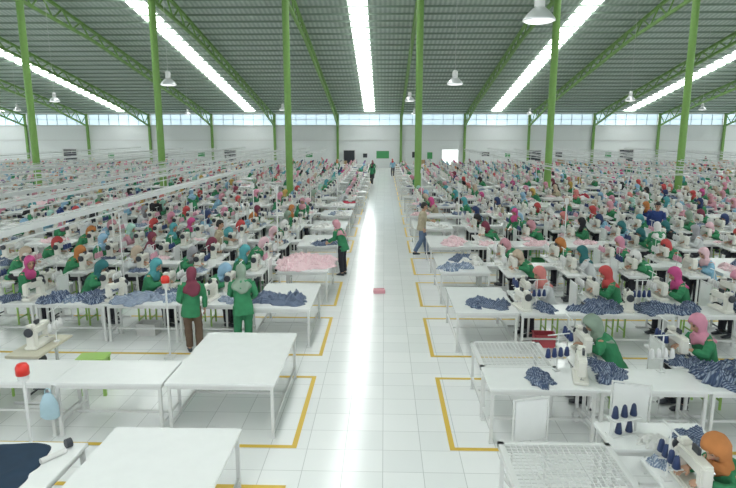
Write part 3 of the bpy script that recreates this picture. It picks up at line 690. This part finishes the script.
# ---- rest
for k in range(2,NB):
    y0=7.1+PITCHY*k
    for side in (-1,1):
        ex=.70*y0+2.5
        endt = k<4 or random.random()<.4
        if endt: worktab(side*1.98,y0+1.15,1.25,1.9)
        if k==2 and side<0:
            for a,b,c in ((-1.85,14.1,1.0),(-2.2,14.6,1.1),(-1.75,15.0,1.0),(-2.3,15.2,.9),(-2.3,14.1,.9),(-1.8,14.5,1.1),(-2.1,14.9,1.1),(-1.9,15.25,.8)): pf(a,b,'pinkc',c)
        elif k==2:
            for a,b,c,mm in ((1.8,14.2,.9,'plaid2'),(2.2,14.9,.9,'whitec'),(2.1,15.2,.8,'plaid')): pf(a,b,mm,c)
        elif k==3 and side>0:
            for a,b,c in ((2.1,17.3,.8),(2.3,17.9,.9)): pf(a,b,'pinkc',c)
        elif endt:
            for q in range(random.randint(1,3)): add('fabric_pile',side*(1.65+.6*random.random()),y0+.5+1.2*random.random(),z=.8,rz=random.uniform(0,6),mk=rpile(side*2,y0),sc=random.uniform(.6,1.0))
        x=3.15 if endt else 1.75
        tw=1.42
        while x<ex:
            X=side*x
            u=random.random()
            if k==3 and side>0 and 3<x<7.2:
                worktab(X,y0+.75,tw-.02,1.0); station(X,y0+1.84,side,pile='pinkc')
                for q in range(2): pf(X+random.uniform(-.35,.35),y0+.75+random.uniform(-.2,.2),random.choice(['pinkc','pinkc','whitec']),random.uniform(.6,.85))
            elif u<(.85 if k<6 else .68):
                worktab(X,y0+1.12,tw,.42)
                for yy in (y0+.42,y0+1.84):
                    station(X,yy+random.uniform(-.04,.04),side,person=random.random()<.93,pile=rpile(X,yy))
                if random.random()<.5: add('fabric_pile',X+random.uniform(-.3,.3),y0+1.12,z=.8,rz=random.uniform(-.4,.4),mk=rpile(X,y0),sc=random.uniform(.42,.6))
            elif u<.95:
                station(X,y0+1.8,side,person=random.random()<.92,pile=rpile(X,y0))
                worktab(X,y0+.75,tw-.02,.95)
                for q in range(random.randint(1,3)): add('fabric_pile',X+random.uniform(-.4,.4),y0+.75+random.uniform(-.15,.15),z=.8,rz=random.uniform(0,6),mk=rpile(X,y0),sc=random.uniform(.55,.9))
            else:
                worktab(X,y0+1.15,tw-.02,1.8)
                for q in range(random.randint(1,4)): add('fabric_pile',X+random.uniform(-.3,.3),y0+1.15+random.uniform(-.5,.5),z=.8,rz=random.uniform(0,6),mk=rpile(X,y0),sc=random.uniform(.7,1.1))
            if random.random()<.06 and not (side>0 and x<4.5 and k<7): add('person',X+random.uniform(-.3,.3),y0+2.68,z=0,rz=random.choice([0,math.pi,random.uniform(0,6.28)]),pose=random.choice(['stA','stA','stB','stF','man']),scarf=rscarf(),shirt=rshirt(),tr='black')
            x+=tw
def stand(x,y,rz,pose,scarf,shirt,tr='black',label=None,sc=1.0): PL['person'].append(dict(x=x,y=y,z=0,rz=rz,pose=pose,scarf=scarf,shirt=shirt,tr=tr,label=label,sc=sc))
stand(-2.66,10.42,.12,'stF','sage green','green','green','person standing back turned, sage headscarf and green shirt',.99)
stand(-3.6,10.42,.4,'stB','maroon','green','brown','person standing in maroon headscarf, green shirt and brown trousers',.95)
stand(-1.2,16.6,1.2,'stA','rose','green','black','person standing in rose headscarf and green shirt',.97)
stand(1.28,19.5,-1.45,'man','black','beige','jeans','man striding in khaki-beige shirt and blue jeans',1.06)
stand(9.4,20.1,2.9,'man','black','navy blue','black','man standing in navy blue shirt among the sewing lines',1.04)
stand(-1.0,47,2.9,'stC','black','green'); stand(-1.05,53,3.3,'stB','maroon','green'); stand(.8,56,3,'stB','red','light blue')

LIM=290
def far_stuff(kind,items,label,cat,colf,matr):
    if not items: return
    Vs=[];Fs=[];Cs=[];o=0
    for it in items:
        raw,cols=colf(it); v=np.array(raw.v); c,s=math.cos(it['rz']),math.sin(it['rz']); sc=it.get('sc',1)
        v=v*sc
        w=np.stack([v[:,0]*c-v[:,1]*s+it['x'],v[:,0]*s+v[:,1]*c+it['y'],v[:,2]+it['z']],1)
        Vs.append(w); Fs.extend([tuple(i+o for i in f) for f in raw.f]); 
        for f,m in zip(raw.f,raw.m): Cs.extend([(*cols[m],1)]*len(f))
        o+=len(v)
    me=bpy.data.meshes.new(kind+'_crowd'); me.from_pydata(np.concatenate(Vs).tolist(),[],Fs)
    a=me.color_attributes.new('Col','FLOAT_COLOR','CORNER'); a.data.foreach_set('color',np.array(Cs,dtype=np.float32).ravel())
    me.materials.append(M['attr']); me.update()
    put(kind,me,label=label,cat=cat,kind='stuff')
NEAR={'person':24,'sewing_machine':18,'sewing_table':14,'stool':14,'thread_stand':14,'guard_board':14,'work_table':20,'fabric_pile':0,'storage_bin':0}
def lowpile():
    r=Raw(); r.loft([(0,0,0),(0,0,.05),(0,0,.10),(0,0,.13)],[(.36,.25),(.30,.22),(.16,.12),(.04,.04)],n=7,side=(1,0,0)); return r
LP=lowpile()
rb=Raw().box((0,0,.01),(.40,.28,.02))
for sx in (-1,1): rb.box((sx*.195,0,.13),(.012,.28,.24))
for sy in (-1,1): rb.box((0,sy*.135,.13),(.40,.012,.24))
for sx in (-1,1): rb.box((sx*.205,0,.245),(.02,.31,.015))
for sy in (-1,1): rb.box((0,sy*.145,.245),(.42,.02,.015))
BIN=mesh_of(rb,'storage_bin',M['objp'])
for kind,items in PL.items():
    items.sort(key=lambda d:d['y']**2+d['x']**2*.5)
    lim=LIM
    ind,rest=items[:lim],items[lim:]
    for it in ind:
        near=it['y']<NEAR[kind]; loc=(it['x'],it['y'],it['z'])
        if kind=='person':
            P=PM[it['pose']]; seated=it['pose'].startswith('sit')
            lab=it.get('label') or (f"man in {it['shirt']} shirt standing between sewing lines" if P.male else None)
            P.make(loc,it['rz'],it['scarf'],it['shirt'],it['tr'],near,lab,'garment workers in the sewing hall',sc=it.get('sc',.98),desc='seated person sewing' if seated else 'person standing')
        elif kind=='work_table':
            k=table_kit(it['w'],it['d'],it['top'],'work_table',it['grid'])
            k.make(loc,0,'white work table with wire grid top and steel legs' if it['grid'] else ('long narrow white work table on steel legs' if it['d']<.9 else 'wide white work table on slim steel legs'),'table','white work tables',near)
        elif kind=='fabric_pile':
            lab,ms=PILE[it['mk']]; put('fabric_pile',ms[int(abs(it['x'])*13+it['y']*7)%5],loc,it['rz'],None,f'crumpled pile of {lab} garment pieces on a table','fabric','garment piles on the tables',sc=it['sc'])
        elif kind=='storage_bin':
            put('storage_bin',BIN,loc,it['rz'],None,'open rectangular plastic bin on the floor','bin','plastic bins beside the sewing tables',color=it['color'])
        else:
            K={'sewing_machine':K_SM,'sewing_table':K_STW if it.get('top')=='wood' else K_ST,'stool':K_SO,'thread_stand':K_TH,'guard_board':K_BD}[kind]
            lab={'sewing_machine':'cream industrial sewing machine on a white table','sewing_table':'white sewing machine table with steel legs and pedal','stool':'wooden stool with lime-green frame at a sewing table','thread_stand':'white thread stand holding wound thread cones','guard_board':'upright white panel on a slim white stand'}[kind]
            if it.get('top')=='wood': lab='pale wood-topped sewing machine table with steel legs'
            K.make(loc,it['rz'],lab,{'sewing_machine':'sewing machine','sewing_table':'sewing table','stool':'stool','thread_stand':'thread stand','guard_board':'board'}[kind],kind.replace('_',' ')+'s in the sewing lines',near,color=it.get('color'))
    W=(.75,.76,.75)
    if kind=='person': far_stuff('person',rest,'hundreds of garment workers with colourful headscarves at sewing lines','people',lambda it:(PM[it['pose']].far,[PD[it['scarf']],SHIRT[it['shirt']],(.04,.04,.05),(.50,.30,.20)]),None)
    elif kind=='work_table': far_stuff('work_table',rest,'rows of narrow white work tables','tables',lambda it:(table_kit(it['w'],it['d'],it['top'],'work_table',it['grid']).far,[W]),None)
    elif kind=='fabric_pile': far_stuff('fabric_pile',rest,'many crumpled garment piles on the tables','fabric',lambda it:(LP,[FARC[it['mk']]]),None)
    elif kind!='storage_bin':
        K={'sewing_machine':K_SM,'sewing_table':K_ST,'stool':K_SO,'thread_stand':K_TH,'guard_board':K_BD}[kind]
        cf={'sewing_machine':(.71,.70,.65),'sewing_table':W,'stool':(.38,.48,.22),'thread_stand':None,'guard_board':(.72,.73,.72)}[kind]
        far_stuff(kind,rest,'many more '+kind.replace('_',' ')+'s filling the sewing lines',kind.replace('_',' '),lambda it:(K.far,[cf or it['color']]),None)
print({k:len(v) for k,v in PL.items()})

# ------------------------------------------------------------------ special items
def beacon(x,y,h,label,s=1):
    pole=mesh_of(Raw().cyl((0,0,0),(0,0,h),.018,10).box((0,0,.02),(.18,.18,.04)),'pole',M['frame'])
    base=mesh_of(Raw().loft([(0,0,h),(0,0,h+.06)],[.06,.06],n=18),'lamp_base',M['frame'],.004)
    lens=mesh_of(Raw().loft([(0,0,h+.06),(0,0,h+.15),(0,0,h+.185),(0,0,h+.195)],[.07*s,.07*s,.05*s,.02],n=18),'lamp_lens',M['red'],0,True)
    Kit('signal_lamp',[('pole',pole,(0,0,0),'white pole'),('lamp_base',base,(0,0,0),None),('lamp_lens',lens,(0,0,0),'red domed lens')]).make((x,y,0),0,label,'signal lamp','red signal lamps')
beacon(-3.97,5.9,1.43,'red signal lamp on a thin white pole'); beacon(-3.96,10.1,1.38,'red signal lamp on a thin white pole',1.1)
sl=mesh_of(Raw().box((0,0,.60),(.46,.34,.045)),'seat',M['gstool'],.008)
lg=mesh_of(Raw().box((0,0,.29),(.05,.05,.58)),'leg',M['gstool'],.005)
ap=mesh_of(Raw().box((0,-.13,.53),(.38,.02,.10)).box((0,.13,.53),(.38,.02,.10)).box((.19,0,.53),(.02,.24,.10)).box((-.19,0,.53),(.02,.24,.10)).box((0,-.13,.2),(.36,.025,.04)).box((0,.13,.2),(.36,.025,.04)),'apron',M['gstool'],.004)
Kit('stool',[('seat',sl,(0,0,0),None)]+[('leg',lg,(sx*.19,sy*.13,0),None) for sx in (-1,1) for sy in (-1,1)]+[('apron',ap,(0,0,0),None)]).make((-4.62,8.6,0),.12,'solid lime-green stool standing empty by the sewing table','stool','lime stools')
r=Raw(); uvs=[]; cloth_patch(r,uvs,4,1.25,1.0,.014,0,0,0,.1,fold=.3,ir=.22)
put('navy_cloth',mesh_of(r,'navy_cloth',M['navyc'],0,True),(-4.1,5.1,.8),.1,None,'smooth dark navy cloth spread flat on the white table','fabric')
r=Raw().loft([(0,0,.30),(0,0,.34),(0,0,.52),(0,0,.64),(0,0,.68)],[(.08,.03),(.13,.055),(.12,.05),(.07,.025),(.03,.012)],n=18)
hd=Raw().loft([(-.04,0,.66),(-.035,0,.72),(0,0,.745),(.035,0,.72),(.04,0,.66)],[.008]*5,n=6,side=(0,1,0))
Kit('cloth_bag',[('handle',mesh_of(hd,'handle',M['bagc'],0,True),(0,0,0),None)],root=mesh_of(r,'cloth_bag',M['bagc'],0,True)).make((-4.5,7.15,0),.1,'light blue cloth bag hanging under the table edge','bag',None)
r=Raw().box((0,0,.01),(.3,.22,.02)).box((-.145,0,.05),(.012,.22,.08)).box((.145,0,.05),(.012,.22,.08)).box((0,-.105,.05),(.3,.012,.08)).box((0,.105,.05),(.3,.012,.08)).box((0,0,.045),(.27,.19,.05))
put('tray',mesh_of(r,'tray',M['objp'],.003),(-.12,14.7,0),.1,None,'small pink plastic tray lying on the aisle floor','tray',color=(.7,.33,.38))
tm=mesh_of(Raw().loft([(-.13,0,.03),(.13,0,.03)],[.03,.03],side=(0,1,0),n=20),'paper_roll',M['whitec'],0,False)
put('paper_roll',tm,(-3.4,5.38,.8),1.0,None,'white paper roll lying on the table','paper roll')
put('tape_roll',mesh_of(Raw().loft([(-.03,0,.05),(.03,0,.05)],[.05,.05],side=(0,1,0),n=20),'tape_roll',M['dark']),(-3.36,5.6,.8),.9,None,'black tape roll standing on the table','tape roll')
cn=mesh_of(Raw().loft([(0,0,0),(0,0,.01),(0,0,.12),(0,0,.14)],[.036,.04,.024,.012],n=16),'thread_cone',M['objp'],0,True)
rack=mesh_of(Raw().box((0,0,.20),(.36,.16,.015)).box((-.16,0,.10),(.02,.02,.20)).box((.16,0,.10),(.02,.02,.20)).box((0,0,.008),(.36,.14,.016)),'cone_rack',M['frame'])
RX,RY=2.68,6.05
put('cone_rack',rack,(RX,RY,.8),.3,None,'white two-shelf rack carrying navy thread cones','rack')
c5,s5=math.cos(.3),math.sin(.3)
for dx,dz in ((-.12,.2085),(0,.2085),(.12,.2085),(-.06,.017),(.08,.017)):
    put('spare_thread_cone',cn,(RX+dx*c5,RY+dx*s5,.8+dz),0,None,'dark navy thread cone standing on the white rack','thread cone','spare thread cones',color=(.015,.03,.09))
for i in range(26):
    x=-40+i*3.2+random.uniform(-.6,.6); s=random.uniform(.5,.8); st=random.choice([1,2])
    if abs(x-7.8)<1.6 or abs(x+38)<1.5: continue
    for q in range(st):
        r=Raw().box((0,0,s*.4),(s,.6,s*.8)).box((0,0,s*.8+.004),(.06,.6,.008))
        put('carton',mesh_of(r,'carton',M['carton'] if i%3 else M['whitec'],.006),(x,YB-.9,q*s*.81),0,None,'cardboard carton stacked against the back wall','carton','cartons by the back wall')

# ------------------------------------------------------------------ light & camera
w=bpy.data.worlds.new('World'); SC.world=w; w.use_nodes=True
w.node_tree.nodes['Background'].inputs[0].default_value=(.93,.98,1,1); w.node_tree.nodes['Background'].inputs[1].default_value=1.65
cam=bpy.data.cameras.new('Camera'); co=bpy.data.objects.new('Camera',cam); COL.objects.link(co)
cam.sensor_width=36; cam.lens=FPX/736*36; cam.clip_end=300
co.location=(0,0,CAMH); co.rotation_euler=(math.pi/2-PITCH,0,YAW)
SC.camera=co
SC.view_settings.view_transform='Standard'; SC.view_settings.exposure=0.0
